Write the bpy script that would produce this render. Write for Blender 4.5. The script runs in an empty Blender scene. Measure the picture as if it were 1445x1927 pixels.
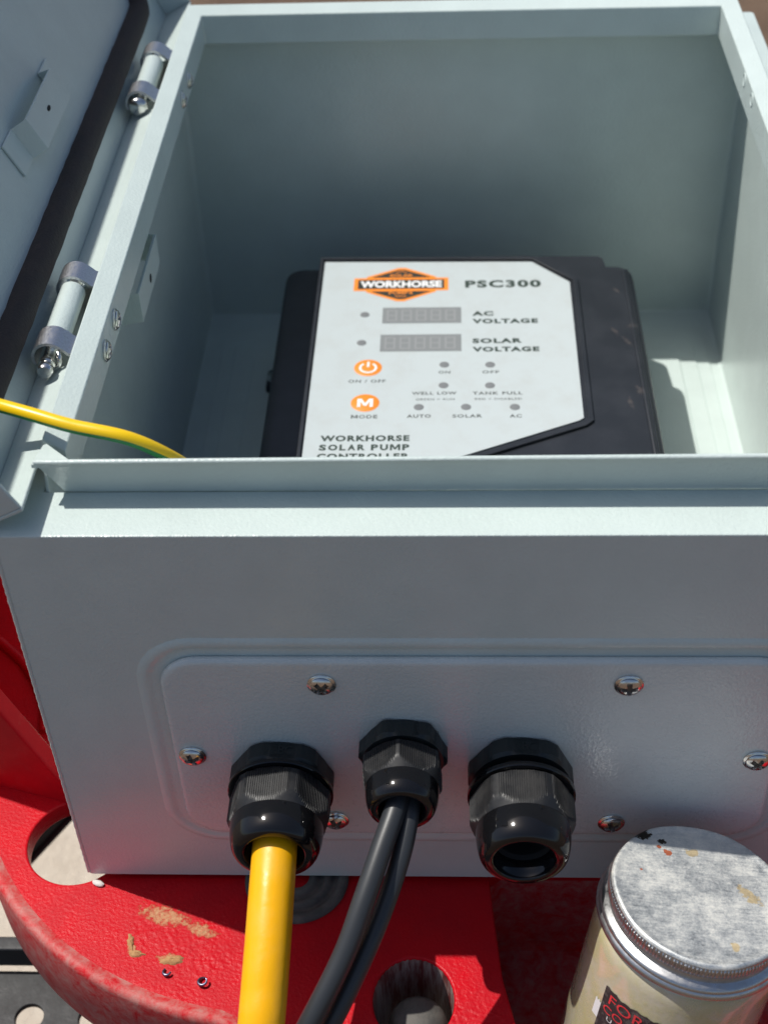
import bpy, bmesh, math, random
from mathutils import Vector, Matrix
random.seed(7)
PI = math.pi
K = 0.001                      # everything is written in millimetres
C = bpy.context.scene.collection

# ------------------------------------------------------------------ camera
sc = bpy.context.scene
rt = Vector((0.99901335, 0.03089829, -0.03190033))
up = Vector((0.00330692, 0.66454957, 0.74723687))
fw = Vector((-0.04428769, 0.7466051, -0.66379171))
cam_d = bpy.data.cameras.new('camera')
cam = bpy.data.objects.new('camera', cam_d); C.objects.link(cam)
M = Matrix((rt, up, -fw)).transposed().to_4x4()
M.translation = Vector((142.956, -323.267, 480.215)) * K
cam.matrix_world = M
cam_d.sensor_fit = 'HORIZONTAL'
cam_d.sensor_width = 3.70
cam_d.lens = 3.70 * 2679.9 / 1445
cam_d.clip_start = 0.01
cam_d.clip_end = 60
cam_d.dof.use_dof = True
cam_d.dof.focus_distance = 0.520
cam_d.dof.aperture_fstop = 1.9
sc.camera = cam

# ------------------------------------------------------------------ light
SUN = Vector((-0.478, 0.180, 1.0)).normalized()      # towards the sun
elev = math.asin(SUN.z)
w = bpy.data.worlds.new('World'); sc.world = w; w.use_nodes = True
nt = w.node_tree; nt.nodes.clear()
sky = nt.nodes.new('ShaderNodeTexSky'); sky.sky_type = 'NISHITA'; sky.sun_disc = False
sky.sun_elevation = elev
sky.sun_rotation = math.atan2(SUN.x, SUN.y)
sky.air_density = 1.0; sky.dust_density = 2.6; sky.altitude = 300
bg = nt.nodes.new('ShaderNodeBackground'); bg.inputs['Strength'].default_value = 0.096
out = nt.nodes.new('ShaderNodeOutputWorld')
nt.links.new(sky.outputs[0], bg.inputs[0]); nt.links.new(bg.outputs[0], out.inputs[0])
sd = bpy.data.lights.new('sun', 'SUN'); sd.energy = 4.3; sd.angle = math.radians(0.55); sd.color = (1.0, 0.965, 0.90)
so = bpy.data.objects.new('sun', sd); C.objects.link(so)
so.rotation_euler = SUN.to_track_quat('Z', 'Y').to_euler()
sc.view_settings.view_transform = 'Standard'
sc.view_settings.look = 'None'
sc.view_settings.exposure = 0.0
sc.view_settings.gamma = 1.0
sc.view_settings.use_curve_mapping = False

# ------------------------------------------------------------------ materials
MATS = {}
def new_mat(name):
    m = bpy.data.materials.new(name); m.use_nodes = True
    MATS[name] = m
    b = m.node_tree.nodes['Principled BSDF']
    return m, m.node_tree, b
def N(nt, t, **kw):
    n = nt.nodes.new(t)
    for k, v in kw.items():
        if k in n.inputs: n.inputs[k].default_value = v
        else: setattr(n, k, v)
    return n
def coords(nt):
    t = nt.nodes.new('ShaderNodeTexCoord'); mp = nt.nodes.new('ShaderNodeMapping')
    nt.links.new(t.outputs['Object'], mp.inputs[0]); mp.inputs['Scale'].default_value = (1000, 1000, 1000)
    return mp.outputs[0]                                   # object coordinates in mm
def noise(nt, co, scale, detail=3, rough=.55, dist=0):
    n = N(nt, 'ShaderNodeTexNoise', Scale=scale, Detail=detail, Roughness=rough, Distortion=dist)
    nt.links.new(co, n.inputs['Vector']); return n.outputs[0]
def ramp(nt, fac, stops):
    r = nt.nodes.new('ShaderNodeValToRGB'); e = r.color_ramp.elements
    while len(e) < len(stops): e.new(.5)
    for i, (p_, c_) in enumerate(stops):
        e[i].position = p_; e[i].color = (c_, c_, c_, 1) if isinstance(c_, (int, float)) else (*c_, 1)
    nt.links.new(fac, r.inputs[0]); return r.outputs[0]
def mixc(nt, fac, a, b):
    m = nt.nodes.new('ShaderNodeMix'); m.data_type = 'RGBA'
    if isinstance(fac, (int, float)): m.inputs[0].default_value = fac
    else: nt.links.new(fac, m.inputs[0])
    for s, v in ((6, a), (7, b)):
        if isinstance(v, tuple): m.inputs[s].default_value = (*v, 1)
        else: nt.links.new(v, m.inputs[s])
    return m.outputs[2]
def math_(nt, op, a, b=None, clamp=False):
    m = nt.nodes.new('ShaderNodeMath'); m.operation = op; m.use_clamp = clamp
    for i, v in enumerate((a, b)):
        if v is None: continue
        if isinstance(v, (int, float)): m.inputs[i].default_value = v
        else: nt.links.new(v, m.inputs[i])
    return m.outputs[0]
def bump(nt, h, strength, dist_mm, normal=None):
    b = nt.nodes.new('ShaderNodeBump'); b.inputs['Strength'].default_value = strength
    b.inputs['Distance'].default_value = dist_mm * K
    nt.links.new(h, b.inputs['Height'])
    if normal is not None: nt.links.new(normal, b.inputs['Normal'])
    return b.outputs[0]

def paint_mat(name, col, rough=.34, orange=.5, dirt=.25):
    m, nt, b = new_mat(name); co = coords(nt)
    n1 = noise(nt, co, .045, 4); n2 = noise(nt, co, .85, 2, .5); n3 = noise(nt, co, .28, 5, .7)
    f = ramp(nt, n1, [(.35, 0), (.75, 1)])
    c1 = mixc(nt, f, col, tuple(x * .93 for x in col))
    spots = ramp(nt, n3, [(.70, 0), (.78, dirt)])
    c2 = mixc(nt, spots, c1, (.42, .38, .33))
    nt.links.new(c2, b.inputs['Base Color'])
    r = ramp(nt, n3, [(.3, rough - .06), (.7, rough + .08)]); nt.links.new(r, b.inputs['Roughness'])
    nb = bump(nt, n2, orange, .38)
    nb = bump(nt, noise(nt, co, .012, 2), .5, 2.2, nb)      # slight waviness of the sheet
    nt.links.new(nb, b.inputs['Normal'])
    b.inputs['IOR'].default_value = 1.5
    b.inputs['Coat Weight'].default_value = .4; b.inputs['Coat Roughness'].default_value = .22
    nt.links.new(nb, b.inputs['Coat Normal'])
    return m
PAINT = paint_mat('light_grey_powder_coat', (.565, .65, .625))
PLATEP = paint_mat('plate_powder_coat', (.60, .655, .64), .29, .5)

def plastic(name, col, rough, nscale=2.0, nstr=.15, dist=.04, dust=0.0, dustcol=(.30, .27, .24)):
    m, nt, b = new_mat(name); co = coords(nt)
    n1 = noise(nt, co, nscale, 4, .6)
    if dust > 0:
        d = ramp(nt, noise(nt, co, .09, 6, .7), [(.45, 0), (.75, dust)])
        nt.links.new(mixc(nt, d, col, dustcol), b.inputs['Base Color'])
        nt.links.new(ramp(nt, noise(nt, co, .09, 6, .7), [(.4, rough), (.75, min(1, rough + .3))]), b.inputs['Roughness'])
    else:
        b.inputs['Base Color'].default_value = (*col, 1); b.inputs['Roughness'].default_value = rough
    nt.links.new(bump(nt, n1, nstr, dist), b.inputs['Normal'])
    return m
BLACK_MATT = plastic('matt_black_nylon', (.013, .0135, .015), .38, 3, .35, .04, .05)
BLACK_GLOSS = plastic('glossy_black_nylon', (.006, .006, .007), .09, .4, .08)
BLACK_DARK = plastic('black_nylon_nut', (.010, .015, .016), .42, 2.5, .2)
HOLE = plastic('black_seal_and_hole_shade', (.006, .006, .006), .8)  # rubber of the gland seals; on brackets the dark inside of holes
HOUSING = None
CABLE_BLACK = plastic('black_cable_sheath', (.030, .033, .037), .42, 1.6, .35, .05)
CABLE_YELLOW = plastic('yellow_cable_sheath', (.90, .44, .002), .28, .12, .35, .5, .12, (.55, .38, .12))
RUBBER = plastic('rubber', (.07, .068, .062), .55, .8, .5, .12, .5, (.24, .21, .18))
FOAM = plastic('gasket_foam', (.035, .029, .028), .8, .9, 1.0, .6, .3, (.13, .10, .085))
GASKET_DARK = FOAM
BLACKPLATE = plastic('black_perforated_plate', (.014, .015, .017), .5, .5, .5, .2, .4, (.07, .065, .06))

def metal(name, col, rough, nscale=1.0, nstr=.2):
    m, nt, b = new_mat(name); co = coords(nt)
    b.inputs['Metallic'].default_value = 1
    n1 = noise(nt, co, nscale, 5, .65)
    nt.links.new(mixc(nt, ramp(nt, n1, [(.35, 0), (.65, 1)]), col, tuple(x * .8 for x in col)), b.inputs['Base Color'])
    nt.links.new(ramp(nt, n1, [(.3, rough * .7), (.7, rough * 1.4)]), b.inputs['Roughness'])
    nt.links.new(bump(nt, n1, nstr, .05), b.inputs['Normal'])
    return m
ZINC = metal('bright_zinc', (.78, .77, .74), .20, .6, .06)
GALV = metal('galvanised_strap', (.60, .60, .62), .36, 1.2, .25)
STEEL = metal('ring_steel', (.60, .60, .60), .34, .35, .3)
SLOT = metal('shaded_screw_recess', (.16, .15, .14), .4)  # darker metal, so the shade of the cross slot is in the colour
SHAVING = metal('blued_swarf', (.22, .21, .30), .35, 1.0)

def flat_mat(name, col, rough=.5, metallic=0.0):
    m, nt, b = new_mat(name)
    b.inputs['Base Color'].default_value = (*col, 1); b.inputs['Roughness'].default_value = rough
    b.inputs['Metallic'].default_value = metallic
    return m
INK = flat_mat('dark_green_ink', (.035, .055, .045), .5)
INK_GREY = flat_mat('grey_ink', (.10, .115, .11), .5)
ORANGE = flat_mat('orange_ink', (.88, .27, .03), .45)
LOGO_BLACK = flat_mat('logo_black', (.03, .035, .03), .45)
LCD = flat_mat('lcd_grey', (.23, .245, .25), .35)
LCD2 = flat_mat('lcd_ghost_segments', (.29, .30, .305), .35)
LED = flat_mat('unlit_led', (.20, .21, .215), .3)
WHITE_INK = flat_mat('white_ink', (.80, .80, .80), .5)
RED_INK = flat_mat('red_ink', (.75, .05, .06), .5)
GREEN_W = flat_mat('green_stripe', (.02, .22, .06), .35)
YELLOW_W = flat_mat('yellow_insulation', (.90, .58, .005), .33)
CHIP = plastic('white_caulk', (.65, .62, .58), .7, 1.0, .5, .2)

# label film
m, nt, b = new_mat('white_label_film'); co = coords(nt)
g = ramp(nt, noise(nt, co, .08, 6, .7), [(.45, 0), (.8, .55)])
nt.links.new(mixc(nt, g, (.50, .555, .565), (.44, .46, .45)), b.inputs['Base Color'])
b.inputs['Roughness'].default_value = .42
nt.links.new(bump(nt, noise(nt, co, 2.5, 2), .25, .04), b.inputs['Normal'])
LABEL = m

m, nt, b = new_mat('dusty_black_plastic'); co = coords(nt)
d = ramp(nt, noise(nt, co, .05, 5, .65), [(.42, 0), (.8, .07)])
c = mixc(nt, d, (.014, .017, .023), (.20, .21, .24))
c = mixc(nt, ramp(nt, noise(nt, co, .8, 3), [(.70, 0), (.78, .12)]), c, (.4, .36, .32))
HOUS = (m, nt, b, co, c)
# red painted casting, with dried mud in named places
def blob_mask(nt, co, blobs, nz, soft=.9):
    sep = nt.nodes.new('ShaderNodeSeparateXYZ'); nt.links.new(co, sep.inputs[0])
    tot = None
    for (x, y, rx, ry, ang) in blobs:
        dx = math_(nt, 'SUBTRACT', sep.outputs[0], x); dy = math_(nt, 'SUBTRACT', sep.outputs[1], y)
        ca, sa = math.cos(ang), math.sin(ang)
        u = math_(nt, 'ADD', math_(nt, 'MULTIPLY', dx, ca / rx), math_(nt, 'MULTIPLY', dy, sa / rx))
        v = math_(nt, 'ADD', math_(nt, 'MULTIPLY', dx, -sa / ry), math_(nt, 'MULTIPLY', dy, ca / ry))
        d = math_(nt, 'ADD', math_(nt, 'MULTIPLY', u, u), math_(nt, 'MULTIPLY', v, v))
        s = math_(nt, 'SUBTRACT', 1.0, d)
        s = math_(nt, 'MAXIMUM', s, -1.5)
        tot = s if tot is None else math_(nt, 'MAXIMUM', tot, s)
    k = math_(nt, 'ADD', tot, math_(nt, 'MULTIPLY', math_(nt, 'SUBTRACT', nz, .5), 4.2))
    mr = nt.nodes.new('ShaderNodeMapRange'); mr.interpolation_type = 'SMOOTHSTEP'
    nt.links.new(k, mr.inputs[0]); mr.inputs[1].default_value = 0; mr.inputs[2].default_value = soft
    return mr.outputs[0]
m, nt, b, co, c = HOUS
sm = blob_mask(nt, co, [(226, 263, 1.6, 4.5, .3), (231, 255, 1.5, 5, .45), (235, 268, 3.5, 2.5, 0), (230, 300, 1.2, 3, .5), (228, 205, 1.5, 5, .1), (233, 215, 2, 4, .3)], noise(nt, co, .35, 5, .7), 1.6)
c = mixc(nt, math_(nt, 'MULTIPLY', sm, .12), c, (.42, .33, .28))
nt.links.new(c, b.inputs['Base Color']); b.inputs['Roughness'].default_value = .42
nt.links.new(bump(nt, noise(nt, co, 2.2, 4, .6), .3, .05), b.inputs['Normal'])
HOUSING = m
def red_mat(name, mud=None, scuff=0.0, tex=.55):
    m, nt, b = new_mat(name); co = coords(nt)
    col = (.55, .002, .010)
    n1 = noise(nt, co, .06, 5, .65)
    c = mixc(nt, ramp(nt, n1, [(.35, 0), (.7, 1)]), col, (.46, .002, .010))
    dust = ramp(nt, noise(nt, co, .16, 7, .75, .4), [(.58 - .22 * scuff, 0), (.80 - .15 * scuff, .03 + scuff * .72)])
    c = mixc(nt, dust, c, (.46, .25, .22))
    spk = ramp(nt, noise(nt, co, .9, 3, .6), [(.76, 0), (.80, .4)])
    c = mixc(nt, spk, c, (.55, .42, .35))
    leather = N(nt, 'ShaderNodeTexVoronoi', Scale=.55, Randomness=1.0); leather.feature = 'SMOOTH_F1'
    nt.links.new(co, leather.inputs['Vector'])
    area = math_(nt, 'ADD', .06, blob_mask(nt, co, [(44, -30, 46, 22, -.3), (150, -60, 22, 18, 0)], noise(nt, co, .05, 3), 1.6))
    h = math_(nt, 'ADD', math_(nt, 'MULTIPLY', leather.outputs[0], area), math_(nt, 'MULTIPLY', noise(nt, co, .8, 4, .6), .8))
    nb = bump(nt, h, tex, .6)
    b.inputs['Specular IOR Level'].default_value = .22
    rough = ramp(nt, n1, [(.3, .32 + .2 * scuff), (.7, .5 + .2 * scuff)])
    if mud:
        nz = noise(nt, co, .42, 7, .72, .4)
        mk = blob_mask(nt, co, mud, nz, 1.0)
        mudc = mixc(nt, ramp(nt, noise(nt, co, .7, 6, .7), [(.3, 0), (.7, 1)]), (.56, .33, .18), (.44, .22, .11))
        c = mixc(nt, math_(nt, 'MULTIPLY', mk, ramp(nt, noise(nt, co, .9, 6, .75), [(.30, .35), (.55, 1)])), c, mudc)
        nb = bump(nt, math_(nt, 'ADD', mk, math_(nt, 'MULTIPLY', noise(nt, co, .8, 5, .7), mk)), .5, .5, nb)
        rough = mixc(nt, mk, rough, (.9, .9, .9))
    nt.links.new(c, b.inputs['Base Color']); nt.links.new(rough, b.inputs['Roughness'])
    nt.links.new(nb, b.inputs['Normal'])
    return m
RED = red_mat('red_painted_casting', mud=[(33, -17, 12, 4.6, -.30), (48, -23, 7, 3, -.35), (22, -31, 2.0, 4, .25), (37, -35, 5, 2, .1), (27, -50, 7, 1.3, -.5)])
RED_SIDE = red_mat('scuffed_red_casting', scuff=1.0, tex=.25)
m, nt, b = new_mat('streaked_socket_metal'); co = coords(nt)
mp = nt.nodes.new('ShaderNodeMapping'); nt.links.new(co, mp.inputs[0]); mp.inputs['Scale'].default_value = (1, 1, .12)
n1 = noise(nt, mp.outputs[0], .35, 5, .7)
nt.links.new(mixc(nt, ramp(nt, n1, [(.42, 0), (.60, 1)]), (.16, .03, .03), (.34, .27, .24)), b.inputs['Base Color'])  # dark red broken by paler grey-brown upright streaks
b.inputs['Roughness'].default_value = .4
STREAKED = m
RED_SMOOTH = red_mat('smooth_red_casting', scuff=.12, tex=.10)

# ------------------------------------------------------------------ mesh helpers
def link(name, me, mat=None, parent=None, loc=None):
    o = bpy.data.objects.new(name, me); C.objects.link(o)
    if mat is not None:
        for mm in (mat if isinstance(mat, (list, tuple)) else [mat]): me.materials.append(mm)
    if parent is not None: o.parent = parent
    if loc is not None: o.location = Vector(loc) * K
    return o
def finish(name, bm, mat=None, parent=None, loc=None, sharp=35, bevel=0, seg=2, wn=False):
    bmesh.ops.scale(bm, vec=(K, K, K), verts=bm.verts)
    bmesh.ops.recalc_face_normals(bm, faces=bm.faces)
    me = bpy.data.meshes.new(name); bm.to_mesh(me); bm.free()
    me.shade_smooth() if hasattr(me, 'shade_smooth') else [setattr(p_, 'use_smooth', True) for p_ in me.polygons]
    me.set_sharp_from_angle(angle=math.radians(sharp))
    o = link(name, me, mat, parent, loc)
    if wn and not bevel:
        q = o.modifiers.new('wn', 'WEIGHTED_NORMAL'); q.keep_sharp = True; q.weight = 100
    if bevel:
        md = o.modifiers.new('bevel', 'BEVEL'); md.width = bevel * K; md.segments = seg; md.limit_method = 'ANGLE'
        md.angle_limit = math.radians(30); md.harden_normals = False
        for p_ in me.polygons: p_.use_smooth = True
        wn = o.modifiers.new('wn', 'WEIGHTED_NORMAL'); wn.keep_sharp = False; wn.weight = 80
        a = me.attributes.get('sharp_edge')
        if a: me.attributes.remove(a)
    return o
def poly(bm, pts, mat=0):
    f = bm.faces.new([bm.verts.new(p_) for p_ in pts]); f.material_index = mat; return f
def hexa(bm, p8, mat=0):
    """8 points: bottom ring 0-3, top ring 4-7"""
    v = [bm.verts.new(p_) for p_ in p8]
    for q in ((3, 2, 1, 0), (4, 5, 6, 7), (0, 1, 5, 4), (1, 2, 6, 5), (2, 3, 7, 6), (3, 0, 4, 7)):
        f = bm.faces.new([v[i] for i in q]); f.material_index = mat
def box(bm, a, b, mat=0, T=None):
    (x0, y0, z0), (x1, y1, z1) = a, b
    p8 = [(x0, y0, z0), (x1, y0, z0), (x1, y1, z0), (x0, y1, z0), (x0, y0, z1), (x1, y0, z1), (x1, y1, z1), (x0, y1, z1)]
    if T: p8 = [T(*q) for q in p8]
    hexa(bm, p8, mat)
def lathe(bm, prof, n=48, axis=None, cap0=False, cap1=False, mat=0, rfun=None):
    """prof: (r, h) list about local Z; axis: function mapping (x,y,z)->world"""
    rings = []
    for (r, h) in prof:
        ring = []
        for i in range(n):
            a = 2 * PI * i / n
            rr = rfun(r, h, a) if rfun else r
            q = (rr * math.cos(a), rr * math.sin(a), h)
            ring.append(bm.verts.new(axis(*q) if axis else q))
        rings.append(ring)
    for k in range(len(rings) - 1):
        for i in range(n):
            f = bm.faces.new((rings[k][i], rings[k][(i + 1) % n], rings[k + 1][(i + 1) % n], rings[k + 1][i])); f.material_index = mat
    if cap0: bm.faces.new(list(reversed(rings[0]))).material_index = mat
    if cap1: bm.faces.new(rings[-1]).material_index = mat
    return rings
def spline(pts, n):
    """Catmull-Rom through points"""
    P = [Vector(p_) for p_ in pts]; P = [P[0] * 2 - P[1]] + P + [P[-1] * 2 - P[-2]]
    o = []
    for i in range(1, len(P) - 2):
        for k in range(n):
            t = k / n; a, b_, c_, d = P[i - 1:i + 3]
            o.append(.5 * ((2 * b_) + (c_ - a) * t + (2 * a - 5 * b_ + 4 * c_ - d) * t * t + (3 * b_ - a - 3 * c_ + d) * t ** 3))
    o.append(P[-2]); return o
def tube(bm, pts, r, n=20, mat=0, matfun=None, caps=True, rfun=None):
    up_ = Vector((0, 0, 1)); rings = []
    for i, q in enumerate(pts):
        d = (pts[min(i + 1, len(pts) - 1)] - pts[max(i - 1, 0)]).normalized()
        if i == 0:
            u = d.cross(up_)
            if u.length < .1: u = d.cross(Vector((1, 0, 0)))
            u.normalize()
        else:
            u = (u - d * u.dot(d)).normalized()
        v = d.cross(u)
        rr = rfun(i) if rfun else r
        rings.append([bm.verts.new(q + (u * math.cos(2 * PI * k / n) + v * math.sin(2 * PI * k / n)) * rr) for k in range(n)])
    for i in range(len(rings) - 1):
        for k in range(n):
            f = bm.faces.new((rings[i][k], rings[i][(k + 1) % n], rings[i + 1][(k + 1) % n], rings[i + 1][k]))
            f.material_index = matfun(k, i) if matfun else mat
    if caps:
        bm.faces.new(list(reversed(rings[0]))); bm.faces.new(rings[-1])
def rrect(x0, y0, x1, y1, r, n=8):
    o = []
    for cx, cy, a0 in ((x1 - r, y1 - r, 0), (x0 + r, y1 - r, 90), (x0 + r, y0 + r, 180), (x1 - r, y0 + r, 270)):
        for k in range(n + 1):
            a = math.radians(a0 + 90 * k / n); o.append((cx + r * math.cos(a), cy + r * math.sin(a)))
    return o
def loft(bm, loops, axis, closed_ends=(True, True), mat=0):
    """loops: list of (list of (u,v), h)"""
    rings = [[bm.verts.new(axis(u, v, h)) for (u, v) in L] for (L, h) in loops]
    n = len(rings[0])
    for k in range(len(rings) - 1):
        for i in range(n):
            f = bm.faces.new((rings[k][i], rings[k][(i + 1) % n], rings[k + 1][(i + 1) % n], rings[k + 1][i])); f.material_index = mat
    if closed_ends[0]: bm.faces.new(list(reversed(rings[0]))).material_index = mat
    if closed_ends[1]: bm.faces.new(rings[-1]).material_index = mat
def curve2d(name, loops, z0, z1, bev=0, T=None):
    """filled flat shape with holes, extruded from z0 to z1 (mm); returns mesh data in metres"""
    cu = bpy.data.curves.new(name, 'CURVE'); cu.dimensions = '2D'; cu.fill_mode = 'BOTH'
    for L in loops:
        s = cu.splines.new('POLY'); s.points.add(len(L) - 1)
        for i, (x, y) in enumerate(L): s.points[i].co = (x * K, y * K, 0, 1)
        s.use_cyclic_u = True
    h = (z1 - z0) / 2
    cu.extrude = (h - bev) * K; cu.bevel_depth = bev * K; cu.bevel_resolution = 3
    cu.offset = -bev * K
    o = bpy.data.objects.new(name, cu); C.objects.link(o)
    dg = bpy.context.evaluated_depsgraph_get()
    me = bpy.data.meshes.new_from_object(o.evaluated_get(dg))
    bpy.data.objects.remove(o); bpy.data.curves.remove(cu)
    me.materials.clear()
    for v in me.vertices: v.co.z += (z0 + h) * K
    for p_ in me.polygons: p_.use_smooth = True
    me.set_sharp_from_angle(angle=math.radians(30))
    return me
def circle(cx, cy, r, n=48, rev=False):
    L = [(cx + r * math.cos(2 * PI * i / n), cy + r * math.sin(2 * PI * i / n)) for i in range(n)]
    return L[::-1] if rev else L
_tc = {}
M_OUT = [(0, 0), (0, 1), (.27, 1), (.5, .44), (.73, 1), (1, 1), (1, 0), (.79, 0), (.79, .64), (.585, .14), (.415, .14), (.21, .64), (.21, 0)]
M_TRI = [(0, 1, 11, 12), (1, 2, 10, 11), (2, 3, 9, 10), (3, 4, 8, 9), (4, 5, 8), (5, 6, 7, 8)]
def text_bm(s, bold=.02, spacing=1.0):
    """flat text as (verts, faces) normalised to a unit bounding box"""
    key = (s, bold, spacing)
    if key in _tc: return _tc[key]
    if 'M' in s:                       # letter by letter, with a drawn M
        Vs, Fs, x = [], [], 0.0
        for ch in s:
            if ch == ' ': x += .42; continue
            if ch == 'M': vv, ff, wd = M_OUT, M_TRI, 1.08
            else:
                vv, ff = text_bm(ch, bold); wd = {'I': .26, 'L': .66, 'E': .68, 'P': .74, 'U': .84, 'S': .76, 'O': .98, 'D': .88, 'R': .80}.get(ch, .82)
            Fs += [[i + len(Vs) for i in f] for f in ff]; Vs += [(x + a * wd, b_) for a, b_ in vv]; x += wd + .20
        x -= .20
        _tc[key] = ([(a / x, b_) for a, b_ in Vs], Fs); return _tc[key]
    cu = bpy.data.curves.new('lettering', 'FONT'); cu.body = s; cu.size = 1; cu.offset = bold; cu.space_character = spacing
    cu.resolution_u = 3
    o = bpy.data.objects.new('lettering', cu); C.objects.link(o)
    dg = bpy.context.evaluated_depsgraph_get()
    me = bpy.data.meshes.new_from_object(o.evaluated_get(dg))
    bpy.data.objects.remove(o); bpy.data.curves.remove(cu)
    V = [v.co.copy() for v in me.vertices]; F = [list(p_.vertices) for p_ in me.polygons]
    bpy.data.meshes.remove(me)
    x0, x1 = min(v.x for v in V), max(v.x for v in V); y0, y1 = min(v.y for v in V), max(v.y for v in V)
    V = [((v.x - x0) / (x1 - x0), (v.y - y0) / (y1 - y0)) for v in V]
    _tc[key] = (V, F); return V, F
def put_text(bm, s, x, y, w_, h_, T, mat=0, bold=.02, align='L', spacing=1.0):
    """text in box lower-left (x,y), width w_, height h_; T maps (u,v) to a point"""
    V, F = text_bm(s, bold, spacing)
    if align == 'C': x -= w_ / 2
    vs = [bm.verts.new(T(x + a * w_, y + b_ * h_)) for a, b_ in V]
    for f in F:
        try: bm.faces.new([vs[i] for i in f]).material_index = mat
        except ValueError: pass
def thing(name, label, cat, loc=(0, 0, 0), group=None):
    o = bpy.data.objects.new(name, None); C.objects.link(o); o.location = Vector(loc) * K
    o.empty_display_size = .01
    o['label'] = label; o['category'] = cat
    if group: o['group'] = group
    return o
def tag(o, label, cat, group=None):
    o['label'] = label; o['category'] = cat
    if group: o['group'] = group
    return o

# ------------------------------------------------------------------ ground below
m, nt, b = new_mat('pale_dusty_ground'); co = coords(nt)
n1 = noise(nt, co, .02, 6, .7)
nt.links.new(mixc(nt, ramp(nt, n1, [(.3, 0), (.7, 1)]), (.64, .57, .47), (.50, .43, .34)), b.inputs['Base Color'])
b.inputs['Roughness'].default_value = .95
nt.links.new(bump(nt, noise(nt, co, .08, 8, .7), .8, 6), b.inputs['Normal'])
bm = bmesh.new(); box(bm, (-620, -60, -430), (560, 900, -420))  # bounded so that less light bounces onto the box front
g = finish('concrete_slab', bm, m, bevel=4); g['kind'] = 'structure'
m, nt, b = new_mat('darkened_soil'); co = coords(nt)  # ground beyond the slab, darkened to cut bounce onto the front wall
nt.links.new(mixc(nt, ramp(nt, noise(nt, co, .006, 8, .7), [(.3, 0), (.7, 1)]), (.17, .11, .07), (.11, .068, .043)), b.inputs['Base Color'])
b.inputs['Roughness'].default_value = .95
nt.links.new(bump(nt, noise(nt, co, .03, 8, .7), .9, 15), b.inputs['Normal'])
bm = bmesh.new(); poly(bm, [(-20000, -20000, -427), (20000, -20000, -427), (20000, 20000, -427), (-20000, 20000, -427)])
g = finish('ground', bm, m); g['kind'] = 'structure'

# ------------------------------------------------------------------ red machine casting
DZ = -2.2                                            # top of the casting
deck = thing('machine_casting', 'red painted machine casting with round holes and curved dirty edge, under the grey enclosure', 'machine')
cx, cy, R0 = 80, 80, 142
outl = [(cx + R0 * math.cos(math.radians(a)), cy + R0 * math.sin(math.radians(a))) for a in range(193, 262, 3)]
outl += [(72, -66), (95, -75), (130, -85), (165, -97), (200, -102), (330, -102), (390, -40), (400, 430), (-79, 440), (-79, 55)]
H1 = circle(-8, 17.5, 20.5, 64)
H2 = circle(-14, 92, 24, 48)
H3 = [(130 + 15 * math.cos(t) , -51 + 17 * math.sin(t)) for t in [2 * PI * i / 40 for i in range(40)]]
POCK = [(163, -42), (160, -10), (159, 2), (164, 6), (296, 6), (304, 0), (304, -92), (296, -97), (180, -96), (172, -88), (168.5, -66)]
me = curve2d('deck_plate', [outl, H1, H2, H3, POCK], DZ - 9, DZ, .9)
link('deck_plate', me, RED, deck)
# skirt: the side wall under the curved edge, with a rounded raised rim on top
def strip(bm, path, prof, closed=False):
    """prof: (outward offset, z). path: xy points"""
    n = len(path); rings = []
    for i, q in enumerate(path):
        a = Vector(path[max(i - 1, 0)]); b_ = Vector(path[min(i + 1, n - 1)])
        d = (b_ - a).normalized(); nn = Vector((d.y, -d.x))
        if nn.dot(Vector(q) - Vector((130, 90))) < 0: nn = -nn
        rings.append([bm.verts.new((q[0] + nn.x * o_, q[1] + nn.y * o_, z)) for o_, z in prof])
    for i in range(n - 1):
        for k in range(len(prof) - 1):
            bm.faces.new((rings[i][k], rings[i + 1][k], rings[i + 1][k + 1], rings[i][k + 1]))
fine = [(cx + R0 * math.cos(math.radians(a)), cy + R0 * math.sin(math.radians(a))) for a in range(192, 262, 1)] + [(66, -64), (72, -66), (84, -71), (95, -75), (112, -80.5), (130, -85), (147, -91.5), (165, -97), (182, -100.5), (200, -102), (330, -102)]
bm = bmesh.new()
prof = [(-4.5, DZ + .1), (-3.2, DZ + .5), (-2.0, DZ + 1.1), (-.9, DZ + 1.3), (.3, DZ + 1.0), (1.2, DZ + .1), (1.6, DZ - 1.6), (1.7, DZ - 12), (1.3, DZ - 41), (.2, DZ - 43), (-1.5, DZ - 42), (-2, DZ - 10)]
strip(bm, fine, prof); finish('side_wall', bm, RED_SIDE, deck, sharp=60)
def rib(bm, a, b_, th, z0, z1):
    a = Vector(a); b_ = Vector(b_); d = (b_ - a).normalized(); nn = Vector((-d.y, d.x)) * th / 2
    hexa(bm, [(a.x - nn.x, a.y - nn.y, z0), (b_.x - nn.x, b_.y - nn.y, z0), (b_.x + nn.x, b_.y + nn.y, z0), (a.x + nn.x, a.y + nn.y, z0),
              (a.x - nn.x, a.y - nn.y, z1), (b_.x - nn.x, b_.y - nn.y, z1), (b_.x + nn.x, b_.y + nn.y, z1), (a.x + nn.x, a.y + nn.y, z1)])
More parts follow.
